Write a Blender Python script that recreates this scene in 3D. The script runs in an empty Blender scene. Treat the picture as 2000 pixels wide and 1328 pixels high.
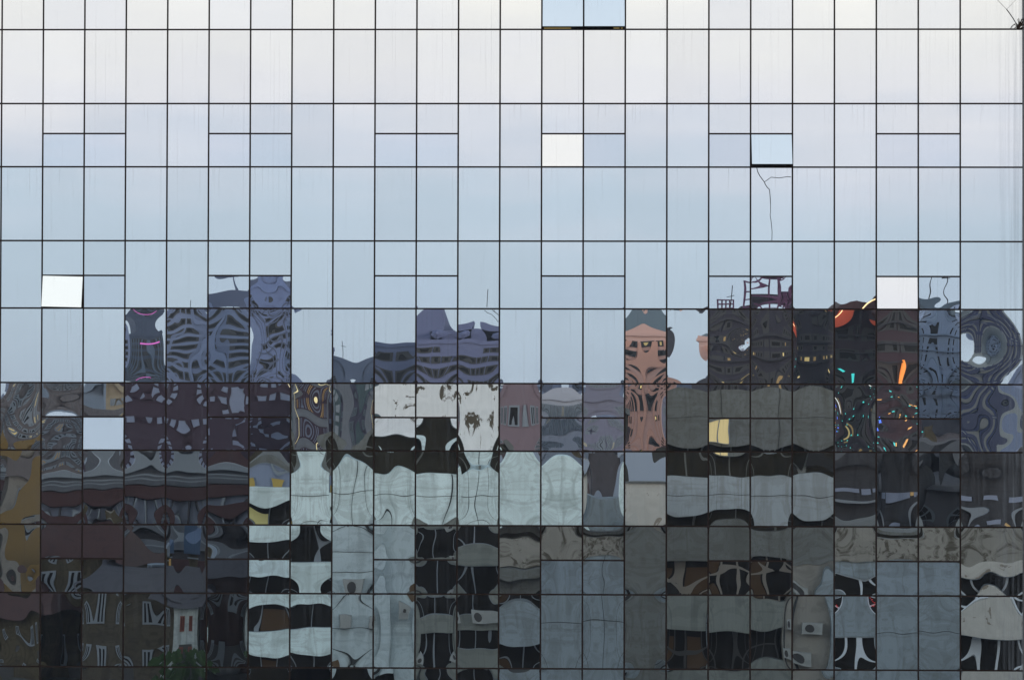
import bpy, math, random
import numpy as np
from mathutils import Vector, Matrix

S = bpy.context.scene
COL = S.collection
R = math.radians
# ------------------------------------------------------------------ camera
CAM_H = 13.0                                   # eye height above the street
cam_d = bpy.data.cameras.new('camera'); cam = bpy.data.objects.new('camera', cam_d); COL.objects.link(cam)
yaw, pitch, roll = 0.0192847, 0.0162132, -0.0025824
Rz = Matrix.Rotation(yaw, 3, 'Z'); Rx = Matrix.Rotation(pitch, 3, 'X'); Ry = Matrix.Rotation(roll, 3, 'Y')
Rm = Rz @ Rx @ Ry
right = Rm @ Vector((1, 0, 0)); up = Rm @ Vector((0, 0, 1)); back = Rm @ Vector((0, -1, 0))
M = Matrix((right, up, back)).transposed().to_4x4()
M.translation = Vector((1.9628, -60.0, CAM_H))
cam.matrix_world = M
cam_d.sensor_width = 36.0
cam_d.lens = 4898.1 / 2000 * 36
cam_d.shift_y = 107.6 / 2000
cam_d.clip_start = 0.5; cam_d.clip_end = 6000
S.camera = cam
# ------------------------------------------------------------------ sky, sun, exposure
S.view_settings.view_transform = 'Standard'; S.view_settings.look = 'None'
S.view_settings.gamma = 1.0; S.view_settings.exposure = 0.0
SUN_EL, SUN_AZ = 4.0, 25.0                     # low sun beyond the glass building
def lin(c):
    return tuple(((v/255)/12.92 if v/255 <= .04045 else ((v/255+.055)/1.055)**2.4) for v in c)
W = bpy.data.worlds.new('World'); S.world = W; W.use_nodes = True
nt = W.node_tree; nt.nodes.clear(); N = nt.nodes; LK = nt.links
wo = N.new('ShaderNodeOutputWorld'); bg = N.new('ShaderNodeBackground'); LK.new(bg.outputs[0], wo.inputs[0])
tc = N.new('ShaderNodeTexCoord'); sx = N.new('ShaderNodeSeparateXYZ'); LK.new(tc.outputs['Generated'], sx.inputs[0])
asn = N.new('ShaderNodeMath'); asn.operation = 'ARCSINE'; LK.new(sx.outputs[2], asn.inputs[0])
dg = N.new('ShaderNodeMath'); dg.operation = 'MULTIPLY'; dg.inputs[1].default_value = 180/math.pi/90; LK.new(asn.outputs[0], dg.inputs[0])
# thin high cloud: streaks moving the colour bands a little
mp = N.new('ShaderNodeMapping'); mp.inputs['Scale'].default_value = (2.5, 2.5, 14); LK.new(tc.outputs['Generated'], mp.inputs[0])
nz = N.new('ShaderNodeTexNoise'); nz.inputs['Scale'].default_value = 3.0; nz.inputs['Detail'].default_value = 4; LK.new(mp.outputs[0], nz.inputs['Vector'])
nm = N.new('ShaderNodeMath'); nm.operation = 'MULTIPLY_ADD'; nm.inputs[1].default_value = 0.045; nm.inputs[2].default_value = -0.0225
LK.new(nz.outputs[0], nm.inputs[0])
ad = N.new('ShaderNodeMath'); ad.operation = 'ADD'; LK.new(dg.outputs[0], ad.inputs[0]); LK.new(nm.outputs[0], ad.inputs[1])
cr = N.new('ShaderNodeValToRGB'); LK.new(ad.outputs[0], cr.inputs[0])
SKY = [(0.0, (174, 186, 199)), (1.6, (178, 190, 205)), (3.2, (182, 195, 210)), (4.9, (190, 201, 216)), (6.3, (209, 210, 222)),
       (7.6, (231, 225, 230)), (9.0, (238, 231, 230)), (11.0, (255, 246, 238)), (13.5, (255, 251, 244)), (20.0, (252, 252, 252)),
       (32.0, (228, 234, 242)), (44.0, (206, 216, 228)), (56.0, (105, 135, 172)), (90.0, (60, 88, 125))]
el = cr.color_ramp.elements
for i, (d, c) in enumerate(SKY):
    e = el[i] if i < 1 else (el[1] if i == 1 else el.new(d/90))
    e.position = d/90; e.color = (*lin(c), 1)
sky = N.new('ShaderNodeTexSky'); sky.sky_type = 'NISHITA'; sky.sun_disc = False
sky.sun_elevation = R(SUN_EL); sky.sun_rotation = R(SUN_AZ)
sc_ = N.new('ShaderNodeVectorMath'); sc_.operation = 'SCALE'; sc_.inputs['Scale'].default_value = 0.10; LK.new(sky.outputs[0], sc_.inputs[0])
mx = N.new('ShaderNodeMix'); mx.data_type = 'RGBA'; mx.inputs[0].default_value = 0.06
LK.new(cr.outputs[0], mx.inputs[6]); LK.new(sc_.outputs[0], mx.inputs[7]); LK.new(mx.outputs[2], bg.inputs[0])
bg.inputs[1].default_value = 1.36
sd = bpy.data.lights.new('sun', 'SUN'); so = bpy.data.objects.new('sun', sd); COL.objects.link(so)
sd.energy = 0.9; sd.angle = R(12); sd.color = (1, .84, .76)
_dir = Vector((math.sin(R(SUN_AZ))*math.cos(R(SUN_EL)), math.cos(R(SUN_AZ))*math.cos(R(SUN_EL)), math.sin(R(SUN_EL))))
so.rotation_euler = _dir.to_track_quat('Z', 'Y').to_euler()
S.cycles.max_bounces = 6; S.cycles.glossy_bounces = 4; S.cycles.diffuse_bounces = 2

# ------------------------------------------------------------------ helpers
def tag(o, label=None, cat=None, group=None, kind=None):
    for k, v in (('label', label), ('category', cat), ('group', group), ('kind', kind)):
        if v: o[k] = v
    return o
class MB:
    """collects boxes, prisms and tubes, links them as one mesh object"""
    def __init__(s): s.v = []; s.f = []
    def box(s, x0, x1, y0, y1, z0, z1):
        b = len(s.v)
        s.v += [(x0,y0,z0),(x1,y0,z0),(x1,y1,z0),(x0,y1,z0),(x0,y0,z1),(x1,y0,z1),(x1,y1,z1),(x0,y1,z1)]
        s.f += [tuple(b+i for i in q) for q in ((0,3,2,1),(4,5,6,7),(0,1,5,4),(1,2,6,5),(2,3,7,6),(3,0,4,7))]
        return s
    def prism(s, pts, y0, y1):
        """polygon in x,z (counter-clockwise seen from -y) extruded along y"""
        b = len(s.v); n = len(pts)
        s.v += [(x, y0, z) for x, z in pts] + [(x, y1, z) for x, z in pts]
        s.f.append(tuple(b+i for i in range(n))); s.f.append(tuple(b+n+i for i in reversed(range(n))))
        for i in range(n):
            j = (i+1) % n; s.f.append((b+i, b+n+i, b+n+j, b+j))
        return s
    def tube(s, pts, r, n=5, r1=None):
        b0 = len(s.v); m = len(pts); r1 = r if r1 is None else r1
        for k, p in enumerate(pts):
            p = Vector(p); q = Vector(pts[min(k+1, m-1)]) - Vector(pts[max(k-1, 0)]); q.normalize()
            a = q.cross(Vector((0.31, 1, 0.2))).normalized(); c = q.cross(a)
            rr = r + (r1-r)*k/max(1, m-1)
            for i in range(n):
                t = 2*math.pi*i/n; s.v.append(tuple(p + a*rr*math.cos(t) + c*rr*math.sin(t)))
        for k in range(m-1):
            for i in range(n):
                j = (i+1) % n; a = b0+k*n
                s.f.append((a+i, a+j, a+n+j, a+n+i))
        s.f.append(tuple(b0+i for i in range(n))); s.f.append(tuple(b0+(m-1)*n+i for i in reversed(range(n))))
        return s
    def build(s, name, mat, parent=None, loc=None):
        me = bpy.data.meshes.new(name); me.from_pydata(s.v, [], s.f); me.materials.append(mat); me.update()
        return link(name, me, parent, loc)
def link(name, me, parent=None, loc=None):
    o = bpy.data.objects.new(name, me); COL.objects.link(o)
    if loc is not None: o.location = loc
    if parent is not None: o.parent = parent
    return o
def empty(name, loc=(0, 0, 0)):
    o = bpy.data.objects.new(name, None); COL.objects.link(o); o.location = loc; o.empty_display_size = .5
    return o

def mat(name, c, rough=.8, emit=None, spec=.3, noise=0, nscale=1.0, dark=None, streak=0, metal=0, bump=0):
    m = bpy.data.materials.new(name); m.use_nodes = True; t = m.node_tree; b = t.nodes['Principled BSDF']
    b.inputs['Base Color'].default_value = (*c, 1); b.inputs['Roughness'].default_value = rough
    b.inputs['Specular IOR Level'].default_value = spec; b.inputs['Metallic'].default_value = metal
    if emit:
        b.inputs['Emission Color'].default_value = (*emit[0], 1); b.inputs['Emission Strength'].default_value = emit[1]
    if noise or streak:
        g = t.nodes.new('ShaderNodeNewGeometry'); out = None
        d = dark or tuple(v*.35 for v in c)
        base = t.nodes.new('ShaderNodeRGB'); base.outputs[0].default_value = (*c, 1); out = base.outputs[0]
        def layer(scale_v, sc, lo, hi, amt, col, detail=6):
            nonlocal out
            mpn = t.nodes.new('ShaderNodeMapping'); mpn.inputs['Scale'].default_value = scale_v; t.links.new(g.outputs['Position'], mpn.inputs[0])
            n = t.nodes.new('ShaderNodeTexNoise'); n.inputs['Scale'].default_value = sc; n.inputs['Detail'].default_value = detail; t.links.new(mpn.outputs[0], n.inputs['Vector'])
            r = t.nodes.new('ShaderNodeMapRange'); r.inputs[1].default_value = lo; r.inputs[2].default_value = hi; r.inputs[4].default_value = amt
            t.links.new(n.outputs[0], r.inputs[0])
            x = t.nodes.new('ShaderNodeMix'); x.data_type = 'RGBA'; t.links.new(r.outputs[0], x.inputs[0]); t.links.new(out, x.inputs[6])
            x.inputs[7].default_value = (*col, 1); out = x.outputs[2]
            return n
        if noise:
            layer((1, 1, 1), .35*nscale, .35, .75, noise*.6, d)
            layer((1, 1, 1), 2.2*nscale, .53, .60, noise*.6, d, 12)
            if nscale > 1:
                layer((1, 1, 1), .9*nscale, .56, .575, noise*.45, d, 12)
                layer((1, 1, 1), 6*nscale, .6, .66, noise*.5, d, 4)
        if streak:
            layer((2.2, 2.2, .16), 1.3, .5, .66, streak, d, 8)
            layer((5, 5, .3), 1.5, .58, .68, streak*.8, d, 5)
            layer((.3, .3, 3.0), 1.8, .56, .62, streak*.6, d, 6)
        t.links.new(out, b.inputs['Base Color'])
    return m
def peel(name, paint, under, lo=.5, hi=.53, sc=.6):
    """old paint flaked off the render beneath"""
    m = mat(name, paint, .85); t = m.node_tree; b = t.nodes['Principled BSDF']
    g = t.nodes.new('ShaderNodeNewGeometry')
    n = t.nodes.new('ShaderNodeTexNoise'); n.inputs['Scale'].default_value = sc; n.inputs['Detail'].default_value = 12; n.inputs['Roughness'].default_value = .62
    n.inputs['Distortion'].default_value = .6
    t.links.new(g.outputs['Position'], n.inputs['Vector'])
    r = t.nodes.new('ShaderNodeMapRange'); r.inputs[1].default_value = lo; r.inputs[2].default_value = hi; t.links.new(n.outputs[0], r.inputs[0])
    n2 = t.nodes.new('ShaderNodeTexNoise'); n2.inputs['Scale'].default_value = 4; n2.inputs['Detail'].default_value = 8; t.links.new(g.outputs['Position'], n2.inputs['Vector'])
    a = t.nodes.new('ShaderNodeMix'); a.data_type = 'RGBA'; t.links.new(n2.outputs[0], a.inputs[0]); a.inputs[6].default_value = (*[v*.8 for v in paint], 1); a.inputs[7].default_value = (*[min(1, v*1.2) for v in paint], 1)
    x = t.nodes.new('ShaderNodeMix'); x.data_type = 'RGBA'; t.links.new(r.outputs[0], x.inputs[0]); t.links.new(a.outputs[2], x.inputs[6]); x.inputs[7].default_value = (*under, 1)
    t.links.new(x.outputs[2], b.inputs['Base Color'])
    return m

# coated mirror glass: silvered reflection under a thin film of dust with rain streaks
def glass_mat(name, tint, dust):
    m = bpy.data.materials.new(name); m.use_nodes = True; t = m.node_tree; n = t.nodes; l = t.links; n.clear()
    o = n.new('ShaderNodeOutputMaterial'); mixs = n.new('ShaderNodeMixShader'); gl = n.new('ShaderNodeBsdfGlossy'); df = n.new('ShaderNodeBsdfDiffuse')
    gl.inputs['Roughness'].default_value = 0.0; df.inputs[0].default_value = (.40, .44, .48, 1)
    l.new(gl.outputs[0], mixs.inputs[1]); l.new(df.outputs[0], mixs.inputs[2]); l.new(mixs.outputs[0], o.inputs[0])
    oi = n.new('ShaderNodeObjectInfo'); ge = n.new('ShaderNodeNewGeometry')
    r = n.new('ShaderNodeMapRange'); r.inputs[3].default_value = .955; r.inputs[4].default_value = 1.03; l.new(oi.outputs['Random'], r.inputs[0])
    v = n.new('ShaderNodeVectorMath'); v.operation = 'SCALE'; v.inputs[0].default_value = tint; l.new(r.outputs[0], v.inputs['Scale']); l.new(v.outputs[0], gl.inputs[0])
    def streaks(sv, sc, lo, hi, amt, det=5):
        mpn = n.new('ShaderNodeMapping'); mpn.inputs['Scale'].default_value = sv; l.new(ge.outputs['Position'], mpn.inputs[0])
        x = n.new('ShaderNodeTexNoise'); x.inputs['Scale'].default_value = sc; x.inputs['Detail'].default_value = det; l.new(mpn.outputs[0], x.inputs['Vector'])
        q = n.new('ShaderNodeMapRange'); q.inputs[1].default_value = lo; q.inputs[2].default_value = hi; q.inputs[4].default_value = amt; l.new(x.outputs[0], q.inputs[0])
        return q.outputs[0]
    a = streaks((4.5, 1, .07), 1.7, .63, .82, .14*dust, 6)
    b = streaks((1, 1, 1), .8, .5, .8, .03*dust)
    c = streaks((15, 1, .12), 1.3, .64, .80, .16*dust, 3)
    s1 = n.new('ShaderNodeMath'); s1.operation = 'ADD'; l.new(a, s1.inputs[0]); l.new(b, s1.inputs[1])
    s2 = n.new('ShaderNodeMath'); s2.operation = 'ADD'; l.new(s1.outputs[0], s2.inputs[0]); l.new(c, s2.inputs[1])
    s3 = n.new('ShaderNodeMath'); s3.operation = 'ADD'; s3.inputs[1].default_value = .004; l.new(s2.outputs[0], s3.inputs[0])
    tcn = n.new('ShaderNodeTexCoord'); sp = n.new('ShaderNodeSeparateXYZ'); l.new(tcn.outputs['Generated'], sp.inputs[0])
    dm = n.new('ShaderNodeMapRange'); dm.inputs[1].default_value = .45; dm.inputs[2].default_value = 1.0; l.new(sp.outputs[2], dm.inputs[0])
    d0 = streaks((17, 1, .4), 1.0, .58, .78, .20*dust, 6)
    mu = n.new('ShaderNodeMath'); mu.operation = 'MULTIPLY'; l.new(dm.outputs[0], mu.inputs[0]); l.new(d0, mu.inputs[1])
    px_ = n.new('ShaderNodeSeparateXYZ'); l.new(ge.outputs['Position'], px_.inputs[0])
    cg = n.new('ShaderNodeMapRange'); cg.inputs[1].default_value = 12.3; cg.inputs[2].default_value = 13.0; cg.inputs[4].default_value = .9; l.new(px_.outputs[0], cg.inputs[0])
    d1 = streaks((7, 1, .15), 1.6, .42, .75, .6, 7); m2 = n.new('ShaderNodeMath'); m2.operation = 'MULTIPLY'; l.new(cg.outputs[0], m2.inputs[0]); l.new(d1, m2.inputs[1])
    s4 = n.new('ShaderNodeMath'); s4.operation = 'ADD'; l.new(s3.outputs[0], s4.inputs[0]); l.new(mu.outputs[0], s4.inputs[1])
    s5 = n.new('ShaderNodeMath'); s5.operation = 'ADD'; s5.use_clamp = True; l.new(s4.outputs[0], s5.inputs[0]); l.new(m2.outputs[0], s5.inputs[1])
    l.new(s5.outputs[0], mixs.inputs[0])
    return m
M_GLASS = glass_mat('coated_glass', (.775, .83, .835), 1.0)
M_SASHG = glass_mat('coated_glass_sash', (.75, .81, .84), .8)
M_JOINT = mat('black_joint', (.022, .012, .008), .7, spec=.2)
M_SASH = mat('dark_sash', (.014, .009, .006), .6, spec=.2)
M_CRACK_REFL = mat('crack_or_reflection_edge', (.03, .03, .028), .5)
M_TWIG = mat('dry_stem', (.035, .018, .008), .9)

# ------------------------------------------------------------------ the glass facade
Z0 = CAM_H
ROWS = [9.736, 7.955, 6.434, 4.658, 3.038, 1.25, -.367, -2.146, -3.783, -5.551]      # joint heights in view
UP = [11.26]; DN = [-7.20]
SUBS = {0: 10.52, 2: 7.233, 4: 3.823, 6: .432, 8: -2.966, 10: -6.37}                 # sash head height in each sash row
LINES = [11.26] + ROWS + [-7.20]                                                      # row r lies between LINES[r] and LINES[r+1]
XS = [i-11.5 for i in range(24)] + [13.0]; XS = [-12.5] + XS                          # joints; column c in view lies between XS[c] and XS[c+1]
# column index follows the photo: 0 is the sliver at the left edge
SASH_COLS = {2, 3, 6, 7, 10, 11, 14, 15, 18, 19, 22, 23}
GAP = .0200
facade = empty('glass_facade', (0, 0, 0))
tag(facade, 'wall of mirror glass panes in black joints reflecting the city', 'glass facade')

PN = {}
def dish(w, h, A, pu, pv, tx, tz, modes, bumps=(), ox=0, oz=0):
    """returns height field and its slopes for a sealed pane sucked inwards by A metres"""
    def f(x, z):
        u = (x-ox)/(w/2); v = (z-oz)/(h/2)
        au, av = np.abs(u), np.abs(v)
        gu = 1-au**pu; gv = 1-av**pv
        dgu = -pu*au**(pu-1)*np.sign(u)/(w/2); dgv = -pv*av**(pv-1)*np.sign(v)/(h/2)
        H = A*gu*gv + tx*x + tz*z; HX = A*dgu*gv + tx; HZ = A*gu*dgv + tz
        for a, m, n_, p, q in modes:
            kx = math.pi*m/w; kz = math.pi*n_/h
            H = H + a*np.cos(kx*x+p)*np.cos(kz*z+q)
            HX = HX - a*kx*np.sin(kx*x+p)*np.cos(kz*z+q)
            HZ = HZ - a*kz*np.cos(kx*x+p)*np.sin(kz*z+q)
        for a, bx_, bz_, sg in bumps:                       # local dents shaped to bring sky into the reflection
            dx, dz = x-bx_, z-bz_; g = a*1e-3*np.exp(-(dx*dx+dz*dz)/(2*sg*sg))
            H = H+g; HX = HX-g*dx/sg**2; HZ = HZ-g*dz/sg**2
        return H, HX, HZ
    return f
def pane_mesh(w, h, f, nx, nz, zc, thick=.024):
    """glass pane: finely divided bent front sheet plus rim and back; zc = height of the pane centre in its own frame"""
    xs = np.linspace(-w/2, w/2, nx+1); zs = np.linspace(-h/2, h/2, nz+1)
    X, Z = np.meshgrid(xs, zs); H, HX, HZ = f(X, Z)
    nv = (nx+1)*(nz+1)
    co = np.stack([X.ravel(), H.ravel(), Z.ravel()+zc], 1)
    i = np.arange(nx); j = np.arange(nz); I, J = np.meshgrid(i, j); a = (J*(nx+1)+I).ravel()
    faces = np.stack([a, a+1, a+nx+2, a+nx+1], 1)
    # rim
    bx = [(-w/2, -h/2), (w/2, -h/2), (w/2, h/2), (-w/2, h/2)]
    rim = np.array([(x, 0.0012, z+zc) for x, z in bx] + [(x, thick, z+zc) for x, z in bx])
    r = nv
    rf = np.array([(r, r+4, r+5, r+1), (r+1, r+5, r+6, r+2), (r+2, r+6, r+7, r+3), (r+3, r+7, r+4, r), (r+4, r+7, r+6, r+5)])
    V = np.concatenate([co, rim]); F = np.concatenate([faces, rf])
    me = bpy.data.meshes.new('pane')
    me.vertices.add(len(V)); me.vertices.foreach_set('co', V.astype(np.float32).ravel())
    me.loops.add(len(F)*4); me.loops.foreach_set('vertex_index', F.astype(np.int32).ravel())
    me.polygons.add(len(F)); me.polygons.foreach_set('loop_start', np.arange(0, len(F)*4, 4, dtype=np.int32))
    me.update(calc_edges=True)
    sm = np.ones(len(F), bool); sm[len(faces):] = False; me.polygons.foreach_set('use_smooth', sm)
    n = np.stack([HX.ravel(), -np.ones(nv), HZ.ravel()], 1); n /= np.linalg.norm(n, axis=1)[:, None]
    nn = np.concatenate([n, np.zeros((8, 3))])
    ln = nn[F.ravel()]
    fn = [(0, 0, -1), (1, 0, 0), (0, 0, 1), (-1, 0, 0), (0, 1, 0)]
    for k in range(5): ln[(len(faces)+k)*4:(len(faces)+k)*4+4] = fn[k]
    me.normals_split_custom_set([tuple(x) for x in ln])
    return me
# how strongly the panes of each row are sucked in (mm), and how each row leans (radians)
ROW_A = {0: .25, 1: .3, 2: .3, 3: .3, 4: .6, 5: 1.1, 6: 1.5, 7: 1.6, 8: 1.35, 9: 1.6, 10: 1.3}
ROW_T = {}
# single panes that differ: (row, col): dict(A=mm, t=(tilt x, tilt z), m=mode amplitude mm)
SPECIAL = {}
SPECIAL = {(5, 22): dict(A=1.0, m=.06, t=(0, 0), p=(2.2, 3)), (5, 21): dict(A=1.2, m=.06, t=(0, 0)), (6, 18, 2): dict(A=.3, m=.04, t=(0, 0)), (6, 19, 2): dict(A=.3, m=.05, t=(0, 0)), (6, 18, 1): dict(A=.3, m=.05, t=(0, 0)), (6, 19, 1): dict(A=.3, m=.04, t=(0, 0)), (6, 17): dict(A=.5, m=.07, t=(0, 0)), (6, 20): dict(A=.6, m=.06, t=(0, 0)),
           (5, 4): dict(A=2.6, m=.3, t=(.0, .0), p=(2, 4.5)), (5, 7): dict(A=2.8, m=.35, t=(0, 0), p=(2.2, 4.5)), (5, 8): dict(A=1.5, m=.15, t=(0, .0015), p=(2, 4)),
           (5, 24): dict(A=1.2, m=.15, t=(0, .0), p=(2.2, 3), b=((6.5, -.30, .0, .36),)), (5, 13): dict(A=1.5, m=.1, t=(0, .001), p=(2, 4)), (5, 14): dict(A=1.6, m=.12, t=(0, .0012), p=(2, 4)), (5, 15): dict(A=1.7, m=.1, t=(0, .001), p=(2, 4)),
           (5, 16): dict(A=1.5, m=.07, t=(0, 0), p=(2, 3)), (5, 18): dict(A=.9, m=.08, t=(0, 0), p=(2.4, 3), b=((3.0, .30, .10, .13),)), (5, 5): dict(A=.9, m=.07, t=(0, 0), p=(2.2, 3)), (5, 6): dict(A=1.0, m=.07, t=(0, 0), p=(2.2, 3)), (5, 11): dict(A=.8, m=.06, t=(0, 0), p=(2.2, 3)), (5, 12): dict(A=.75, m=.08, t=(0, 0), p=(2.2, 3)), (5, 10): dict(A=1.1, m=.08, t=(0, 0), p=(2.2, 3)), (7, 1): dict(A=2.6, m=.5), (8, 1): dict(A=2.8, m=.4), (9, 1): dict(A=2.8, m=.6), (6, 1): dict(A=2.4, m=.5), (5, 17): dict(A=1.6, m=.15, t=(-.001, .001), p=(2, 4)), (6, 4): dict(A=2.0, m=.12, p=(2.2, 3)), (6, 5): dict(A=2.2, m=.12, p=(2.2, 3)),
           (6, 21): dict(A=2.4, m=.3), (6, 24): dict(A=2.0, m=.15, p=(2.3, 3)), (6, 8): dict(A=2.1, m=.2), (7, 23): dict(A=2.2, m=.2), (7, 24): dict(A=3.0, m=.25), (8, 24): dict(A=2.4, m=.3), (9, 24): dict(A=2.4, m=.2),
           (5, 1): dict(A=.5, m=.1, t=(0, .003)), (5, 2): dict(A=.5, m=.1, t=(0, .003)), (5, 3): dict(A=.5, m=.1, t=(0, .003))}
def shape(r, c, part):
    rnd = random.Random(r*131+c*17+part*7+5)
    A = ROW_A.get(r, .8)*rnd.choice((rnd.uniform(.35, .7), rnd.uniform(.8, 1.3), rnd.uniform(1.0, 1.6), rnd.uniform(1.3, 2.3)))
    if r > 6 and rnd.random() < .10: A *= -.5
    if part: A *= .45
    m = .065*ROW_A.get(r, .8)*rnd.uniform(.4, 1.5)
    tx = rnd.gauss(0, .0009); tz = rnd.gauss(0, .0008)+ROW_T.get(r, 0)
    sp = SPECIAL.get((r, c, part), SPECIAL.get((r, c), {})) if part == 0 else SPECIAL.get((r, c, part), {})
    A = sp.get('A', A); m = sp.get('m', m)
    if 't' in sp: tx, tz = sp['t']
    pp = sp.get('p')
    modes = [(m*1e-3*rnd.uniform(-1, 1)/(i*.5+1), rnd.choice((1, 2, 3)), rnd.choice((1, 2, 3)), rnd.uniform(0, 6.28), rnd.uniform(0, 6.28)) for i in range(5)]
    modes.append((m*2.2e-3*rnd.uniform(.4, 1), 1, rnd.choice((1, 2)), rnd.uniform(0, 6.28), rnd.uniform(0, 6.28)))
    pu, pv = rnd.uniform(2.1, 4.2), rnd.uniform(2.1, 3.8)
    if pp: pu, pv = pp
    return A*1e-3, pu, pv, tx, tz, modes, rnd
OPEN = {(2, 14): 2.1, (2, 19): 17.0, (0, 14): 15.0, (0, 15): 15.5, (4, 2): 6.5, (4, 22): 2.7, (6, 3): 1.25}
OPENL = {(2, 19): 'sash standing open, reflecting pale blue upper sky', (0, 14): 'sash standing open at the top edge', (0, 15): 'sash standing open at the top edge',
         (2, 14): 'sash slightly ajar, reflecting bright cream sky', (4, 2): 'sash standing open, reflecting white sky', (4, 22): 'sash slightly ajar, reflecting white sky',
         (6, 3): 'sash slightly ajar, reflecting pale sky among dark buildings'}
nr = len(LINES)-1
for r in range(nr):
    zt, zb = LINES[r]+Z0, LINES[r+1]+Z0
    for c in range(len(XS)-1):
        x0, x1 = XS[c], XS[c+1]; w = x1-x0-2*GAP; xc = (x0+x1)/2
        sash = c in SASH_COLS and r in SUBS
        top = zt
        if sash: zs = SUBS[r]+Z0
        lo = zs if sash else zb
        if not (r == 0 and sash):
            h = top-lo-2*GAP
            A, pu, pv, tx, tz, modes, rnd = shape(r, c, 0 if not sash else 1)
            if sash and (r, c, 1) not in SPECIAL: A *= 1.3
            me = pane_mesh(w, h, dish(w, h, A, pu, pv, tx, tz, modes, SPECIAL.get((r, c), {}).get('b', ())), 30, max(10, int(40*h/1.8)), 0)
            me.materials.append(M_GLASS); link('pane', me, facade, (xc, 0, (top+lo)/2))
        if sash and r < 10:
            h = zs-zb-2*GAP
            hz = zs-GAP
            f = MB(); w2 = w/2; b = .028
            f.box(-w2, w2, .027, .06, -b, 0); f.box(-w2, w2, .027, .06, -h, -h+b)
            f.box(-w2, -w2+b, .027, .06, -h+b, -b); f.box(w2-b, w2, .027, .06, -h+b, -b)
            wd = f.build('window', M_SASH, facade, (xc, 0, hz))
            A, pu, pv, tx, tz, modes, rnd = shape(r, c, 2)
            a = OPEN.get((r, c))
            if a is None and (r, c, 2) not in SPECIAL: tz -= rnd.uniform(-.001, .0045)
            me = pane_mesh(w, h, dish(w, h, A, pu, pv, tx, tz, modes), 24, 18, -h/2)
            me.materials.append(M_SASHG); link('pane', me, wd)
            if a is not None:
                wd.rotation_euler = (R(-a), 0, 0); wd['label'] = OPENL[(r, c)]
                if (r, c) == (4, 2): wd.rotation_euler = (R(-a), R(1.2), 0)
# the sheet of joints: uprights, rails and short sash rails, set back behind the glass faces
XL, XR = -15.5, 13.0
ZT, ZB = 42.0, 0.3  # unseen top raised high to keep sky light off the flats opposite
def bar(name, x0, x1, z0, z1, y0=.012, y1=.10):
    return MB().box(x0, x1, y0, y1, z0, z1).build(name, M_JOINT, facade)
for x in XS: bar('mullion', x-.032, x+.032, ZB, ZT)
for k, z in enumerate([11.26]+ROWS+[-7.2]): bar('transom', XL, XR-.033, z+Z0-.03, z+Z0+.03, .015, .097)
for r, z in SUBS.items():
    if r in (0, 10): continue
    for c in sorted(SASH_COLS)[::2]: bar('sash_rail', XS[c]+.033, XS[c+2]-.033, z+Z0-.034, z+Z0+.034, .009, .094)
# the rest of the facade, beyond the picture: joined panes and joints
class Patch:
    pass
def far_panes():
    v = []; f = []; nrm = []
    rnd = random.Random(3)
    ls = [11.26, 12.9, 14.7]; 
    z = 11.26; up_lines = [z]
    k = 0
    while z < ZT-Z0-1.2:
        z += (1.78, 1.6)[k % 2]; up_lines.append(z); k += 1
    dn = [-7.2, -8.98, -10.6, -12.4]
    cells = []
    allx = [-15.5, -14.5, -13.5]+XS
    for a, b in zip(up_lines[:-1], up_lines[1:]): cells += [(allx[i], allx[i+1], a, b) for i in range(len(allx)-1)]
    for a, b in zip(dn[1:], dn[:-1]): cells += [(allx[i], allx[i+1], a, b) for i in range(len(allx)-1)]
    for i in range(nr): cells += [(allx[j], allx[j+1], LINES[i+1], LINES[i]) for j in range(3)]
    jb = MB()
    for z in up_lines[1:]+dn[1:]: jb.box(XL, XR-.033, .015, .097, z+Z0-.03, z+Z0+.03)
    for x in allx[:3]: jb.box(x-.03, x+.03, .012, .099, ZB, ZT)
    for (x0, x1, z0, z1) in cells:
        w, h = x1-x0-2*GAP, z1-z0-2*GAP; xc, zc = (x0+x1)/2, (z0+z1)/2+Z0
        n = 6; A = rnd.uniform(.2, 1.2)*1e-3; fn = dish(w, h, A, 2, 2, rnd.gauss(0, .0008), rnd.gauss(0, .0008), [])
        base = len(v)
        for j in range(n+1):
            for i in range(n+1):
                x = -w/2+w*i/n; z = -h/2+h*j/n; H, a, b = fn(np.float64(x), np.float64(z))
                v.append((x+xc, float(H), z+zc)); q = Vector((float(a), -1, float(b))).normalized(); nrm.append(tuple(q))
        for j in range(n):
            for i in range(n):
                a = base+j*(n+1)+i; f.append((a, a+1, a+n+2, a+n+1))
    me = bpy.data.meshes.new('pane'); me.from_pydata(v, [], f); me.materials.append(M_GLASS)
    me.polygons.foreach_set('use_smooth', [True]*len(f)); me.normals_split_custom_set_from_vertices(nrm)
    o = link('pane', me, facade); o['kind'] = 'stuff'
    o = jb.build('transom', M_JOINT, facade); o['kind'] = 'stuff'
far_panes()
# body of the building behind the glass, its corner trim and plinth
MB().box(XL, XR+.02, .13, 18, ZB, ZT).build('backing', mat('dark_interior', (.012, .009, .007), .9), facade)
MB().box(XL-.3, XR+.35, -.10, 18.1, 0, ZB).build('plinth', mat('granite_plinth', (.12, .12, .12), .6, noise=.5), facade)
MB().box(XL-.3, XR+.35, -.12, 18.1, ZT, ZT+.8).build('roof_edge', mat('dark_cladding', (.08, .085, .09), .5), facade)
MB().box(XR-.018, XR+.35, -.03, .12, ZB, ZT).build('corner_trim', mat('grey_trim', (.16, .16, .16), .6, streak=.6), facade)
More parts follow.
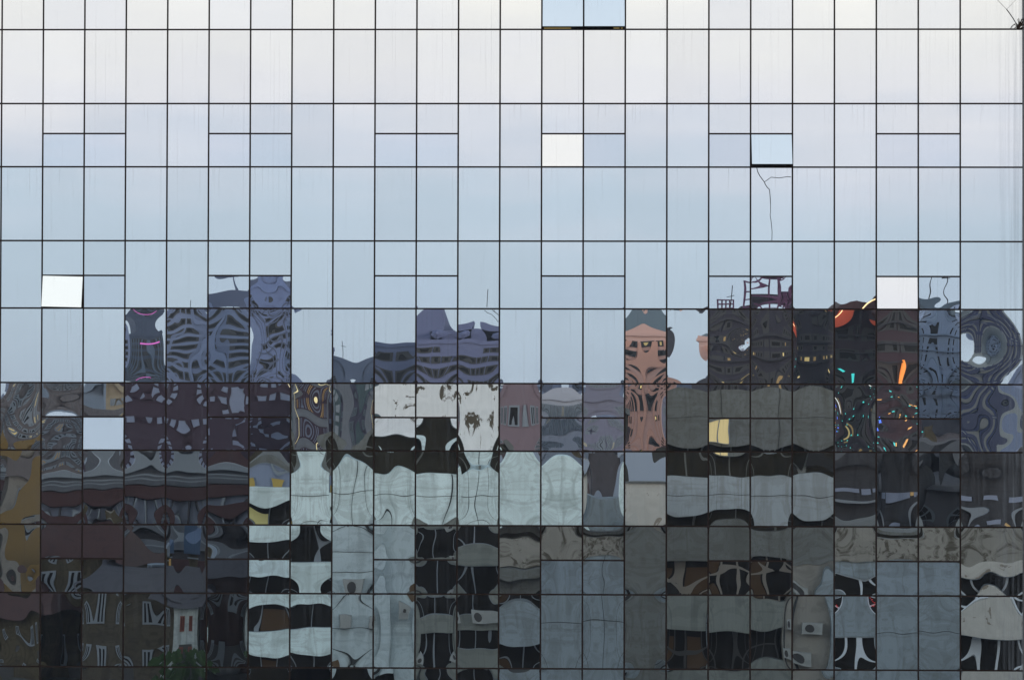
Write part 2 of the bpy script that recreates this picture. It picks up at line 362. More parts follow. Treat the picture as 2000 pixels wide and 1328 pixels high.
# lamps seen through the slits under the two open sashes at the top
ML = mat('ceiling_lamp', (.3, .2, .05), .5, emit=((1, .72, .25), .9))
for xa, xb in ((3.22, 3.36), (3.40, 3.44), (1.55, 2.2)):
    MB().box(xa, xb, .102, .122, ROWS[0]+Z0+.032, ROWS[0]+Z0+.05).build('lamp', ML, facade)

# ---- cracks, a reflected pole drawn as a line and the dead plant, each at its place on the wall
def wall_pt(px, py):
    """metres on the wall for a place measured in the photograph"""
    x = (px-935)/81.7; z = (853-py)/81.75
    for _ in range(3):
        p = Vector((x, 0, z+Z0)) - M.translation; d = Vector((p.dot(right), p.dot(up), -p.dot(back)))
        u = 1000+4898.1*d.x/d.z; v = 664-4898.1*d.y/d.z+107.6
        x += (px-u)/81.6; z -= (py-v)/81.6
    return x, z+Z0
def crack_or_reflection(name, lines, rad, m, parent, y=-.004):
    b = MB()
    for ln_, rr in lines:
        b.tube([(wall_pt(px, py)[0], y, wall_pt(px, py)[1]) for px, py in ln_], rr*rad)
    return b.build(name, m, parent)
crack_or_reflection('crack_or_reflection', [([(1478, 328), (1480, 336), (1484, 344), (1493, 356), (1495, 361), (1499, 367), (1503, 370), (1504, 382), (1505, 398)], 1),
                ([(1493, 356), (1500, 351), (1506, 346.5), (1522, 348), (1538, 345.5), (1545, 346)], .85),
                ([(1505, 398), (1505, 416), (1504, 419), (1506, 432), (1508, 452), (1507.5, 470)], .8)], .009, M_CRACK_REFL, facade)
crack_or_reflection('crack_or_reflection', [([(1946, -2), (1957, 10), (1966, 19)], .35), ([(1966, 19), (1972, 27), (1979, 37), (1983, 44), (1988, 50)], 1), ([(1966, 19), (1975, 10), (1986, -2)], .3)], .010, M_CRACK_REFL, facade)
crack_or_reflection('crack_or_reflection', [([(953, 565), (952, 580), (951, 600)], 1)], .008, M_CRACK_REFL, facade)  # reflection of a pole, drawn on the glass as a thin line
crack_or_reflection('crack_or_reflection', [([(975, 729), (965, 738), (955, 748)], 1.2)], .008, M_CRACK_REFL, facade)
crack_or_reflection('crack_or_reflection', [([(946, 606), (952, 611), (960, 614), (968, 622), (973, 629)], .8)], .008, M_CRACK_REFL, facade)
pl = empty('dead_plant', (wall_pt(1989, 56)[0], -.03, wall_pt(1989, 56)[1]))
tag(pl, 'dry brown weed rooted in a joint at the top right corner', 'plant')
base = Vector(pl.location)
def stem(pts, r0, r1):
    b = MB(); b.tube([tuple(Vector((wall_pt(a, c)[0], -.03-.02*i, wall_pt(a, c)[1]))-base) for i, (a, c) in enumerate(pts)], r0, 5, r1); b.build('stem', M_TWIG, pl)
for pts, r0 in (([(1989, 56), (1986, 50), (1982, 48), (1977, 51), (1974, 57)], .012), ([(1990, 56), (1991, 48), (1988.5, 37)], .014), ([(1990, 56), (1993, 46), (1996, 37)], .014),
                ([(1990, 56), (1996, 46), (2001, 35)], .018), ([(1990, 54), (1996, 50), (2002, 48)], .02), ([(1988, 56), (1984, 53), (1981, 57)], .012),
                ([(1990, 58), (1996, 55), (2002, 57)], .018), ([(1989, 57), (1990, 50), (1991, 44)], .026)):
    stem(pts, r0, r0*.5)
# ------------------------------------------------------------------ the city the glass looks at (behind the camera)
def seen(px, py, B):
    """the place at distance B in front of the glass that flat glass would show at this place of the wall"""
    x, z = wall_pt(px, py)
    return x+(x-M.translation.x)*B/60, Z0+(z-Z0)*(1+B/60)
def sx_(px, B): return seen(px, 850, B)[0]
def sz_(py, B): return seen(1000, py, B)[1]

C = lambda r, g, b: lin((r, g, b))
M_WIN = mat('window_glass', (.008, .007, .005), .4, spec=.12)
M_WINB = mat('window_glass_pale', (.20, .24, .33), .4, spec=.3)
M_FR = mat('window_frame', (.20, .23, .26), .6)
M_FRD = mat('window_frame_dark', (.05, .05, .05), .6)
M_LIT = mat('lit_window', (.4, .3, .1), .5, emit=((1, .74, .32), .55))
def vary(m, k):
    t = m.node_tree; o = t.nodes.new('ShaderNodeObjectInfo'); q = t.nodes.new('ShaderNodeMapRange'); q.inputs[3].default_value = k*.35; q.inputs[4].default_value = k*1.6
    t.links.new(o.outputs['Random'], q.inputs[0]); t.links.new(q.outputs[0], t.nodes['Principled BSDF'].inputs['Emission Strength'])
vary(M_LIT, .6)
M_LITD = mat('dim_lit_window', (.3, .2, .08), .5, emit=((1, .62, .22), .16))
M_CURT = mat('curtain_brown_glow', (.055, .033, .016), .9, emit=((1, .5, .18), .006))  # lit look of the curtain put in as faint emission

def win_mesh(w, h, mw, mf, nv=1, nh=1, fr=.06, dep=.12):
    b = MB(); b.box(-w/2, w/2, -dep, .02, 0, h); ng = len(b.f)
    for i in range(nv+1):
        x = -w/2+w*i/nv; b.box(x-fr/2, x+fr/2, -dep, .07, -fr/2, h+fr/2)
    for j in range(nh+1):
        z = h*j/nh; b.box(-w/2-fr/2, w/2+fr/2, -dep, .062, z-fr/2, z+fr/2)
    me = bpy.data.meshes.new('window'); me.from_pydata(b.v, [], b.f); me.materials.append(mw); me.materials.append(mf)
    me.polygons.foreach_set('material_index', [0]*ng+[1]*(len(b.f)-ng)); me.update(); return me
def windows(parent, x0, x1, z0, z1, y, nx, nz, wf=.6, hf=.55, mw=None, mf=None, lit=0, seed=1, nv=2, nh=1, fr=.08, skip=0):
    rnd = random.Random(seed); dx = (x1-x0)/nx; dz = (z1-z0)/nz
    a = win_mesh(dx*wf, dz*hf, mw or M_WIN, mf or M_FR, nv, nh, fr); l1 = win_mesh(dx*wf, dz*hf, M_LIT, mf or M_FR, nv, nh, fr); l2 = win_mesh(dx*wf, dz*hf, M_LITD, mf or M_FR, nv, nh, fr)
    for i in range(nx):
        for j in range(nz):
            if rnd.random() < skip: continue
            me = a
            if rnd.random() < lit: me = l1 if rnd.random() < .5 else l2
            link('window', me, parent, (x0+dx*(i+.5)-parent.location.x, y-parent.location.y, z0+dz*(j+(1-hf)/2)-parent.location.z))
def thing(name, label, cat, x, y, group=None, z=0):
    return tag(empty(name, (x, y, z)), label, cat, group)
def bld(name, label, cat, px0, px1, pyt, B, wm, depth=14, group=None, roofm=None, z0=0):
    """a plain building body: walls, roof slab and parapet; returns (thing, x0, x1, ztop, yfront)"""
    x0, x1 = sx_(px0, B), sx_(px1, B); zt = sz_(pyt, B)
    t = thing(name, label, cat, (x0+x1)/2, -B, group); w = (x1-x0)/2
    MB().box(-w, w, -depth, 0, z0, zt-.5).build('wall', wm, t)
    b = MB(); b.box(-w-.15, w+.15, -depth-.15, .15, zt-.5, zt-.25); b.box(-w-.1, w+.1, -.25, .1, zt-.25, zt); b.box(-w-.1, -w+.25, -depth, -.26, zt-.25, zt); b.box(w-.25, w+.1, -depth, -.26, zt-.25, zt)
    b.build('roof', roofm or wm, t)
    return t, x0, x1, zt, -B

# ---------- ground
gm = mat('asphalt', (.05, .05, .052), .9, noise=.5)
o = MB().box(-1500, 1500, -3000, 200, -1, 0).build('ground', mat('city_ground', (.07, .07, .065), .95, noise=.6, nscale=.2)); o['kind'] = 'structure'
o = MB().box(-400, 400, -54, -8, .004, .008).build('road', gm); o['kind'] = 'structure'
pv = mat('paving', (.2, .2, .19), .9, noise=.5)
o = MB().box(-400, 400, -8, 0, .0, .13).build('pavement', pv); o['kind'] = 'structure'
o = MB().box(-400, 400, -62, -54, .0, .13).build('pavement', pv); o['kind'] = 'structure'

# ---------- near blocks of weathered concrete flats
BN = 66.0
M_CON = mat('pale_render', (.78, .93, .93), .85, noise=.4, nscale=2, dark=(.30, .36, .35), streak=.45)
M_CONB = mat('bluish_render', (.30, .36, .40), .85, noise=.5, nscale=2, dark=(.15, .17, .17), streak=.5)
M_CONG = mat('grey_concrete', (.165, .175, .17), .9, noise=.6, nscale=2.5, dark=(.09, .09, .075), streak=.5)
M_CONS = peel('stained_concrete', (.27, .26, .23), (.085, .075, .055), .48, .60, 2.6)
M_PEEL = peel('peeling_white_paint', (.82, .86, .85), (.10, .085, .06), .555, .575, .9)
M_PIT = peel('pitted_render', (.50, .49, .45), (.25, .22, .18), .62, .64, 2.2)
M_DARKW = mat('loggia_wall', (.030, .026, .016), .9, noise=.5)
M_WARMG = mat('grey_green_render', (.22, .24, .22), .9, noise=.4, streak=.3)
def nx_(p): return sx_(p, BN)
def nz_(p): return sz_(p, BN)
class Near:
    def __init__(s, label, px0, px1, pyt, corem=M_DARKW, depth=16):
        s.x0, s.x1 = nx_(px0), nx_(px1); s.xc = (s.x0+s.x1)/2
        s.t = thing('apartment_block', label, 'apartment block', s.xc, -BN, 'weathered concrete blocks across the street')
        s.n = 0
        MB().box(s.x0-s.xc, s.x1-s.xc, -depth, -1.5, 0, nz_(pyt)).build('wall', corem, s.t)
        MB().box(s.x0-s.xc-.2, s.x1-s.xc+.2, -depth-.2, -1.3, nz_(pyt), nz_(pyt)+.25).build('roof', M_CONG, s.t)
    def band(s, pa, pb, ya, yb, m, y0=-1.49, y1=0.0, name='parapet'):
        s.n += 1; e = s.n*.002
        return MB().box(nx_(pa)-s.xc, nx_(pb)-s.xc, y0+e, y1+e, nz_(yb), nz_(ya)).build(name, m, s.t)
    def sill(s, pa, pb, y):
        s.n += 1
        return MB().box(nx_(pa)-s.xc, nx_(pb)-s.xc, -1.3, .12, nz_(y)-.06, nz_(y)).build('ledge', M_CONG, s.t)
    def win(s, pa, pb, ya, yb, nv=2, nh=1, mw=None, mf=None, y=-.25, fr=.045, panes=()):
        w = nx_(pb)-nx_(pa); h = nz_(ya)-nz_(yb)
        b = MB(); b.box(-w/2, w/2, -.1, 0, 0, h)
        g = b.build('window', mw or M_WIN, s.t, ((nx_(pa)+nx_(pb))/2-s.xc, y, nz_(yb)))
        f = MB()
        for i in range(nv+1): f.box(-w/2+w*i/nv-fr/2, -w/2+w*i/nv+fr/2, -.05, .06, 0, h)
        for j in range(nh+1): f.box(-w/2, w/2, -.05, .05, h*j/nh-fr/2 if j else 0, h*j/nh+fr/2 if j < nh else h)
        f.build('frame', mf or M_FR, g)
        for (i, m) in panes: MB().box(-w/2+w*i/nv+fr, -w/2+w*(i+1)/nv-fr, .0, .02, fr, h*.8).build('curtain', m, g)
# left part: the pale block with the flaking attic
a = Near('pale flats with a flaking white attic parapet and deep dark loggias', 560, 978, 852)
a.band(738, 978, 752, 850, M_PEEL, -6, -1.0, 'attic_wall')
a.band(745, 978, 868, 873, M_CON, -1.6, -.4, 'ledge')
a.band(568, 978, 921, 1004, M_CON)
M_CYAN = mat('cyan_grey_render', (.52, .62, .65), .85, noise=.45, nscale=2, dark=(.28, .33, .34), streak=.5)
a.band(640, 735, 1004, 1330, M_CYAN, -1.49, -.02, 'wall_panel')
a.band(735, 760, 1004, 1330, M_CYAN, -1.49, .35, 'pier')
a.band(760, 800, 1016, 1400, M_CYAN, -1.49, -.04, 'pier')
a.band(760, 978, 1004, 1016, M_WARMG, -1.49, -.05, 'wall_panel')
for (ya, yb) in ((1016, 1062), (1092, 1126), (1172, 1212), (1240, 1290), (1312, 1360)):
    pass
def pierwall(n, xs, ya, yb, m):
    for pa, pb in xs: n.band(pa, pb, ya, yb, m, -1.49, -.06, 'wall_panel')
for (wa, wb) in ((1040, 1075), (1108, 1145), (1178, 1212), (1240, 1275), (1312, 1350)):
    a.win(832, 872, wa, wb, 2, 1, y=-.2); a.win(905, 960, wa, wb, 2, 1, y=-.2)
pierwall(a, ((760, 832), (872, 905), (960, 978)), 1016, 1400, M_WARMG)
ys = [1016, 1040, 1075, 1108, 1145, 1178, 1212, 1240, 1275, 1312]
for i in range(0, 10, 2):
    a.band(832, 872, ys[i], ys[i+1], M_WARMG, -1.49, -.062, 'wall_panel'); a.band(905, 960, ys[i], ys[i+1], M_WARMG, -1.49, -.062, 'wall_panel')
a.band(955, 1055, 1100, 1118, M_CONG, -1.49, 1.1, 'balcony'); 
# its lower west wing with stacked bays
b_ = Near('lower pale bay wing with stacked ribbon windows beside a yellow terrace', 484, 640, 925)
b_.band(484, 568, 958, 985, M_CON, -1.49, .1)
yel = mat('ochre_boards', (.42, .30, .08), .8, noise=.4)
b_.band(560, 640, 985, 1000, M_CONB, -1.49, -.5)
for (ya, yb) in ((1026, 1056), (1098, 1128), (1160, 1192), (1236, 1282)):
    b_.band(486, 640, ya, yb, M_CON, -1.49, .05)
for (ya, yb) in ((1056, 1098), (1128, 1160), (1192, 1236), (1282, 1310)):
    b_.win(492, 636, ya, yb, 5, 1, y=-.35, panes=((1, M_CURT),) if ya > 1190 else ())
b_.win(500, 560, 925, 958, 3, 1, mw=M_WINB, y=-1.2); b_.band(516, 550, 944, 958, yel, -1.4, -1.1, 'board')
b_.win(488, 636, 985, 1026, 5, 1, y=-.9, panes=((0, mat('glowing_curtain', (.45, .42, .18), .9, emit=((1, .9, .4), .10))), (3, yel)))  # first curtain's sunlit look put in as a glow of its own
# middle part: front terrace parapet, stained band and the blank bluish wall
c_ = Near('blank bluish grey end wall under a black stained coping', 974, 1304, 1040)
c_.band(974, 1145, 905, 1024, M_CON, -2.4, -.05, 'terrace_wall')
c_.band(1120, 1232, 968, 1020, M_CONB, -3, -.8, 'terrace_wall')
c_.band(974, 1304, 1046, 1098, M_CONS, -1.49, .1)
c_.band(1056, 1304, 1098, 1500, M_CONB, -1.49, .0, 'wall_panel')
for (ya, yb) in ((1112, 1142), (1190, 1256), (1310, 1370)):
    c_.band(974, 1056, ya, yb, M_CONG if ya < 1150 else M_CONB, -1.49, .25, 'balcony')
for (ya, yb) in ((1142, 1190), (1256, 1310)):
    c_.win(974, 1056, ya, yb, 4, 1, y=-.5, panes=((0, M_CURT),))
for y in (1140, 1310): c_.win(1228, 1246, y, y+10, 1, 1, y=.06)
tw = thing('stair_turret', 'round pale pitted turret at the corner of the blank wall', 'turret', nx_(1262), -BN+1.0)
tb = MB(); r_ = (nx_(1296)-nx_(1226))/2; tb.tube([(0, 0, nz_(1026)), (0, 0, nz_(1000)), (0, 0, nz_(960)), (0, 0, nz_(934))], r_, 20); tb.build('wall', M_PIT, tw)
MB().tube([(0, 0, nz_(934)), (0, 0, nz_(931))], r_+.12, 20).build('roof', M_CONG, tw)
MB().tube([(0, 0, 0), (0, 0, nz_(1026))], r_*.55, 12).build('column', M_CONG, tw)
# right part: the grey block with parapets and olive loggias
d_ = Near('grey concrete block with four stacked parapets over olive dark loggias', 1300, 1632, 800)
d_.band(1300, 1632, 764, 866, M_CONG, -3, 0, 'attic_wall')
d_.band(1300, 1632, 930, 1000, mat('grey_render', (.36, .41, .44), .85, noise=.4, dark=(.2, .2, .18), streak=.4))
d_.band(1300, 1632, 1033, 1095, M_CONG)
d_.band(1308, 1545, 1163, 1232, M_WARMG)
d_.band(1308, 1545, 1300, 1360, M_WARMG)
for (ya, yb) in ((1095, 1163), (1232, 1300)):
    d_.win(1306, 1530, ya, yb, 7, 2, y=-.7, fr=.09, mf=mat('weathered_frame', (.22, .2, .17), .8) if ya < 1100 else M_FRD, panes=((1, M_CURT), (2, M_CURT), (5, M_CURT)) if ya < 1100 else ((1, M_CURT),))
d_.band(1545, 1606, 1095, 1400, mat('warm_grey_render', (.30, .29, .26), .9, noise=.4), -1.49, -.05, 'wall_panel')
d_.band(1606, 1634, 1095, 1400, M_CONB, -1.49, .3, 'pier')
d_.win(1386, 1424, 824, 862, 2, 1, mw=mat('lit_pane', (.5, .4, .2), .5, emit=((.95, .72, .32), .42)), y=.06)
ob = MB(); ob.tube([(0, 0, 0), (.5, 0, .1), (.7, 0, .4), (.3, 0, .6), (-.3, 0, .5), (0, 0, 0)], .22, 8)
# far right: white walls with framed windows
e_ = Near('pale flats with blank wall panels between white framed windows', 1636, 2100, 1036)
e_.band(1636, 2100, 1044, 1098, M_CONS, -1.49, .1)
e_.band(1716, 1880, 1098, 1500, M_CONB, -1.49, 0, 'wall_panel')
M_WFR = mat('white_window_frame', (.62, .68, .74), .6)
rd = mat('red_festoon', (.3, .02, .02), .5, emit=((1, .05, .05), .5))
for (ya, yb) in ((1098, 1122), (1196, 1240), (1300, 1350)):
    e_.band(1636, 1716, ya, yb, M_CONB, -1.49, .02, 'wall_panel'); e_.band(1880, 2100, ya, yb, M_PIT, -1.49, .3, 'balcony')
for (ya, yb) in ((1122, 1196), (1240, 1300)):
    e_.win(1650, 1712, ya, yb, 2, 1, y=-.1, mf=M_WFR, fr=.10); e_.win(1884, 2096, ya, yb, 6, 1, y=-.3, mf=M_WFR, fr=.12)
    e_.band(1636, 1650, ya, yb, M_CONB, -1.49, .02, 'wall_panel')
for k in range(14):
    rr = random.Random(k); x = nx_(rr.uniform(1672, 1706)); z = nz_(rr.uniform(1155, 1190))
    MB().box(x-e_.xc-.04, x-e_.xc+.04, -.03, .06, z-.03, z+.03).build('light', rd, e_.t)

# posts and awning rails in the loggias
for n_, xs, ya, yb in ((a, (800, 838, 905, 940), 873, 921), (a, (600, 650, 705), 852, 921), (d_, (1345, 1372, 1430, 1495, 1530, 1575), 866, 930), (d_, (1360, 1440, 1520, 1600), 1000, 1033)):
    for x in xs: MB().box(nx_(x)-n_.xc-.04, nx_(x)-n_.xc+.04, -.9, -.82, nz_(yb), nz_(ya)).build('post', M_CONG, n_.t)
sgn = d_.band(1575, 1612, 898, 920, mat('black_board', (.01, .01, .01), .6), -.8, -.7, 'board')
# unseen grey block added beside the glass building to shade the low walls opposite
t = thing('added_shade_block', 'unseen grey block added beside the glass facade for shade', 'building', 37, 0)
MB().box(-23.6, 30, -.4, 18, 0, 15.5).build('wall', M_CONG, t); MB().box(-23.7, 30.2, -.6, 18, 15.5, 15.9).build('roof', M_CONG, t)
# dark halls behind the right hand flats
M_CHAR = mat('charcoal_sheet', (.045, .045, .05), .8, noise=.6, nscale=.8, streak=.5)
for lb_, p0, p1, yt, B in (('charcoal hall roofed with dull sheets beside the grey block', 1634, 1800, 878, 96), ('charcoal hall with a pale end wall, right of the sheet roofed hall', 1796, 1880, 884, 104), ('tall brown black hall at the right end of the street', 1876, 2080, 872, 90)):
    x0, x1 = sx_(p0, B), sx_(p1, B); w = (x1-x0)/2
    t = thing('hall', lb_, 'hall', (x0+x1)/2, -B); MB().box(-w, w, -9, 0, 0, sz_(yt+40, B)).build('wall', M_CHAR, t)
    MB().prism([(-w-.3, sz_(yt+40, B)), (w+.3, sz_(yt+40, B)), (w*.5, sz_(yt, B)), (-w*.6, sz_(yt+4, B))], -9.2, .4).build('roof', M_CHAR, t)
    for k in range(5): MB().box(-w+.3+k*w*.38, -w+.3+k*w*.38+.9, .01, .06, sz_(963+k%2*3, B), sz_(956, B)).build('window', M_WINB if k != 2 else M_LITD, t)
    MB().box(-w, w, .0, .5, sz_(981, B), sz_(977, B)).build('ledge', M_FR, t)
# small fittings: panel joints, drip stains' ledges, air conditioners, downpipes
M_SEAM = mat('panel_seam', (.04, .045, .045), .9)
def seams(n_, pa, pb, ya, yb, dx, dy, y=.004):
    for px in np.arange(pa+dx, pb-2, dx): MB().box(nx_(px)-n_.xc-.012, nx_(px)-n_.xc+.012, y-.03, y+.012, nz_(yb), nz_(ya)).build('joint', M_SEAM, n_.t)
    for py in np.arange(ya+dy, yb-2, dy): MB().box(nx_(pa)-n_.xc, nx_(pb)-n_.xc, y-.03, y+.014, nz_(py)-.012, nz_(py)+.012).build('joint', M_SEAM, n_.t)
seams(a, 568, 978, 921, 1004, 62, 41); seams(d_, 1300, 1632, 930, 1000, 83, 36); seams(d_, 1300, 1632, 764, 866, 110, 50); seams(c_, 1056, 1304, 1098, 1330, 124, 60); seams(e_, 1716, 1880, 1098, 1330, 82, 66)
seams(a, 640, 735, 1004, 1330, 95, 38, -.01)
M_AC = mat('aircon_case', (.34, .36, .35), .7, noise=.4)
def aircon(n_, px, py, y=.0):
    x, z = nx_(px)-n_.xc, nz_(py)
    o = MB().box(x-.4, x+.4, y, y+.34, z, z+.55).build('air_conditioner', M_AC, n_.t)
    MB().tube([(x-.1, y+.341, z+.28), (x-.1, y+.36, z+.28)], .2, 12).build('fan_grille', M_FRD, o)
for px, py in ((885, 1078), (888, 1148), (800, 1110), (790, 1215), (850, 1290), (700, 1150), (668, 1230), (945, 1225)): aircon(a, px, py)
for px, py in ((1575, 1150), (1580, 1235), (1562, 1290)): aircon(d_, px, py)
for px, py in ((1240, 1180), (1262, 1262)): aircon(c_, px, py, .02)
for n_, px, ya, yb in ((a, 728, 1004, 1400), (a, 822, 1016, 1400), (c_, 1296, 1098, 1500), (d_, 1552, 1095, 1400), (e_, 1872, 1098, 1500)):
    MB().tube([(nx_(px)-n_.xc, .09, nz_(yb)), (nx_(px)-n_.xc, .09, nz_(ya))], .06, 6).build('downpipe', M_SEAM, n_.t)
M_PVC = mat('stain_board', (.11, .07, .035), .8)
for px, py in ((795, 1160), (668, 1290)): MB().box(nx_(px)-a.xc-.35, nx_(px)-a.xc+.2, -.04, .02, nz_(py)-.6, nz_(py)+.3).build('shutter', M_PVC, a.t)
# ---------- low streets on the left
M_OCH = mat('ochre_render', (.22, .14, .045), .9, noise=.35, dark=(.2, .13, .04))
M_TILE = mat('red_tiles', (.055, .022, .018), .85, noise=.5)
M_BEI = mat('beige_render', (.085, .07, .042), .9, noise=.7, nscale=1.6, streak=.4)
M_DK = mat('dark_cladding_far', (.05, .048, .055), .8, noise=.4)
M_MAR = mat('maroon_cladding', (.060, .028, .028), .8, noise=.3)
M_SLATE = mat('slate_grey', (.13, .145, .17), .7, noise=.3)
t, x0, x1, zt, y = bld('townhouse', 'narrow ochre house with one small white framed window', 'house', -60, 12, 838, 80, M_OCH, 4)
windows(t, x0+1, x1, 3, zt-2, y, 2, 5, .3, .35, mf=M_FR)
def pitched(t, w, d, z0, hgt, m, ov=.5):
    b = MB(); b.v += [(-w-ov, ov, z0), (w+ov, ov, z0), (w+ov, -d-ov, z0), (-w-ov, -d-ov, z0), (-w*.6, -d/2, z0+hgt), (w*.6, -d/2, z0+hgt)]
    b.f += [(0, 1, 5, 4), (1, 2, 5), (2, 3, 4, 5), (3, 0, 4), (0, 3, 2, 1)]
    return b.build('roof', m, t)
def house(name, label, cat, px0, px1, eave, B, wm, rh=1.8, rm=None, nxw=3, nzw=2, depth=9, group=None, lit=0, seed=1, mf=None):
    x0, x1 = sx_(px0, B), sx_(px1, B); ze = sz_(eave, B); t = thing(name, label, cat, (x0+x1)/2, -B, group)
    w = (x1-x0)/2; MB().box(-w, w, -depth, 0, 0, ze).build('wall', wm, t); pitched(t, w, depth, ze, rh, rm or M_TILE)
    MB().box(w*.3, w*.3+.6, -depth*.6, -depth*.6+.6, ze+.2, ze+rh+.9).build('chimney', M_BEI, t)
    windows(t, x0+.4, x1-.4, max(.6, ze-3.2*nzw), ze-.1, -B, nxw, nzw, .38, .45, lit=lit, seed=seed, mf=mf)
    MB().box(-.5, .5, -.05, .06, 0, 2.1).build('door', M_FRD, t)
    return t
house('house', 'beige house with red hipped roof and white window frames', 'house', 84, 235, 1115, 74, M_BEI, 2.6, nxw=4)
house('house', 'grey beige house with plain shuttered windows', 'house', 165, 330, 1165, 70, mat('grey_beige', (.085, .073, .052), .9, noise=.7, nscale=1.6), 1.2, M_DK, nxw=4)
house('house', 'white house with red painted window frames', 'house', 322, 405, 1182, 69, mat('limewash', (.40, .45, .45), .85, noise=.4, streak=.4), 1.6, M_DK, nxw=2, mf=mat('red_frame', (.16, .05, .035), .7))
house('house', 'dark red brick house behind the white house', 'house', 395, 484, 1150, 71, mat('dark_brick', (.045, .022, .018), .9, noise=.6), 1.8, M_DK, nxw=2)
house('house', 'low shed with rusty roof at the street corner', 'shed', -60, 85, 1200, 70, M_BEI, 1.6)
gr = thing('garden_hedge', 'clipped green hedge before the white house', 'hedge', sx_(365, 67), -67)
hb = MB(); rnd = random.Random(4)
for k in range(160):
    p = (rnd.uniform(-1.6, 1.6), rnd.uniform(-.5, .5), rnd.uniform(0, sz_(1282, 67))); q = rnd.uniform(.1, .25)
    hb.prism([(p[0]-q, p[2]), (p[0]+q*.2, p[2]-q), (p[0]+q, p[2]+q*.3), (p[0], p[2]+q)], p[1]-.03, p[1]+.03)
hb.build('foliage', mat('leaves', (.025, .055, .015), .8), gr)
# maroon terrace with slate ribbons, level with the eye
x0, x1 = sx_(70, 95), sx_(492, 95)
t = thing('office_terrace', 'maroon and slate banded office terrace with ribbon windows', 'office building', (x0+x1)/2, -95); w = (x1-x0)/2
MB().box(-w, w, -14, -.5, 0, sz_(930, 95)).build('wall', M_DK, t)
for (ya, yb, m, pr) in ((922, 931, M_FR, .3), (931, 954, M_SLATE, -.1), (956, 978, M_MAR, .1), (980, 992, M_WINB, -.3), (992, 1006, M_MAR, .1), (1008, 1018, M_WINB, -.3), (1018, 1040, M_MAR, .1), (1042, 1052, M_SLATE, .4), (1054, 1062, M_DK, 0), (1062, 1082, M_SLATE, .2), (1084, 1100, M_DK, 0), (1100, 1120, M_MAR, .2)):
    n = 'window' if m is M_WINB else 'band'
    MB().box(-w, w, -.49, pr, sz_(yb, 95), sz_(ya, 95)).build(n, m, t)
for k in range(26): MB().box(-w+k*w/13, -w+k*w/13+.07, -.28, .05, sz_(1018, 95), sz_(980, 95)).build('mullion', M_FR if k % 3 else M_DK, t)
for py in (944, 938, 1046, 1070): MB().box(-w, w, .42, .47, sz_(py, 95)-.03, sz_(py, 95)+.03).build('railing', M_FR, t)
# sheds, tin roofs and washing platforms between the houses
rnd = random.Random(77); M_TIN = mat('tin_sheet', (.22, .26, .30), .55, noise=.5, nscale=2); M_YEL = mat('yellow_awning', (.34, .27, .05), .7); M_BLUE = mat('blue_tarp', (.05, .09, .16), .6)
for k in range(22):
    B = rnd.uniform(74, 92); px = rnd.uniform(70, 490); py = rnd.uniform(1085, 1180) if B > 80 else rnd.uniform(1150, 1300)
    x0 = sx_(px, B); w = rnd.uniform(.5, 1.7); z = sz_(py, B)
    if z < 1.5: z = rnd.uniform(1.5, 3)
    t = thing('shed', 'small tin roofed shed squeezed between the old houses', 'shed', x0, -B, 'tin sheds among the old houses')
    MB().box(-w, w, -2, 0, 0, z).build('wall', rnd.choice((M_BEI, M_DK, M_SLATE)), t)
    MB().prism([(-w-.2, z), (w+.2, z), (w+.2, z+.12), (-w-.2, z+rnd.uniform(.15, .8))], -2.2, .35).build('roof', rnd.choice((M_TIN, M_TIN, M_TILE, M_BLUE)), t)
    MB().box(-w*.6, -w*.6+.6, .0, .05, z-1.1, z-.35).build('window', M_WINB if k % 3 else M_LITD, t)
    MB().box(w*.1, w*.1+.55, .0, .05, z-1.1, z-.25).build('window', M_WIN, t)
    MB().box(-w, w, .3, .34, z-.28, z-.2).build('gutter', M_FR, t)
    if k % 4 == 0: MB().prism([(-w*.9, z-1.3), (w*.4, z-1.3), (w*.3, z-1.0), (-w*.8, z-1.0)], 0, .9).build('awning', M_YEL, t)
# ---------- the maroon slab with pale ribbon windows
M_MAR2 = mat('dark_maroon_panels', (.046, .030, .046), .8, noise=.2)
t, x0, x1, zt, y = bld('office_slab', 'long dark maroon office slab with pale ribbon windows', 'office building', 242, 578, 752, 120, M_MAR2, 18)
windows(t, x0+.5, x1-.5, 2, zt-.4, y, 20, 11, .72, .34, mw=mat('pale_ribbon_glass', (.20, .24, .34), .4), mf=M_MAR2, nv=1, fr=.03, lit=.0, seed=3, skip=.08)
MB().box(sx_(505, 120)-t.location.x, sx_(576, 120)-t.location.x, .1, .22, sz_(760, 120), sz_(758, 120)).build('light_strip', mat('warm_strip', (.4, .3, .1), .5, emit=((1, .88, .6), .8)), t)
t, x0, x1, zt, y = bld('corner_tower', 'dark corner tower wound with yellow light strips', 'tower', 574, 645, 765, 112, M_SLATE, 12)
windows(t, x0+.5, x1-.5, 2, zt-.4, y, 4, 9, .8, .5, mw=M_WINB, mf=M_MAR2, nv=2, lit=.1, seed=9)
lb = MB(); w = (x1-x0)/2
lb.tube([(-w*.9, .3, zt-.4), (-w*.2, .5, zt-.6), (w*.5, .5, zt-.3), (w*.8, .3, zt-1.4), (w*.1, .3, zt-2.4), (w*.5, .3, zt-3.6)], .035, 5)
lb.build('light_strip', mat('warm_strip_b', (.4, .3, .1), .5, emit=((1, .85, .5), .8)), t)
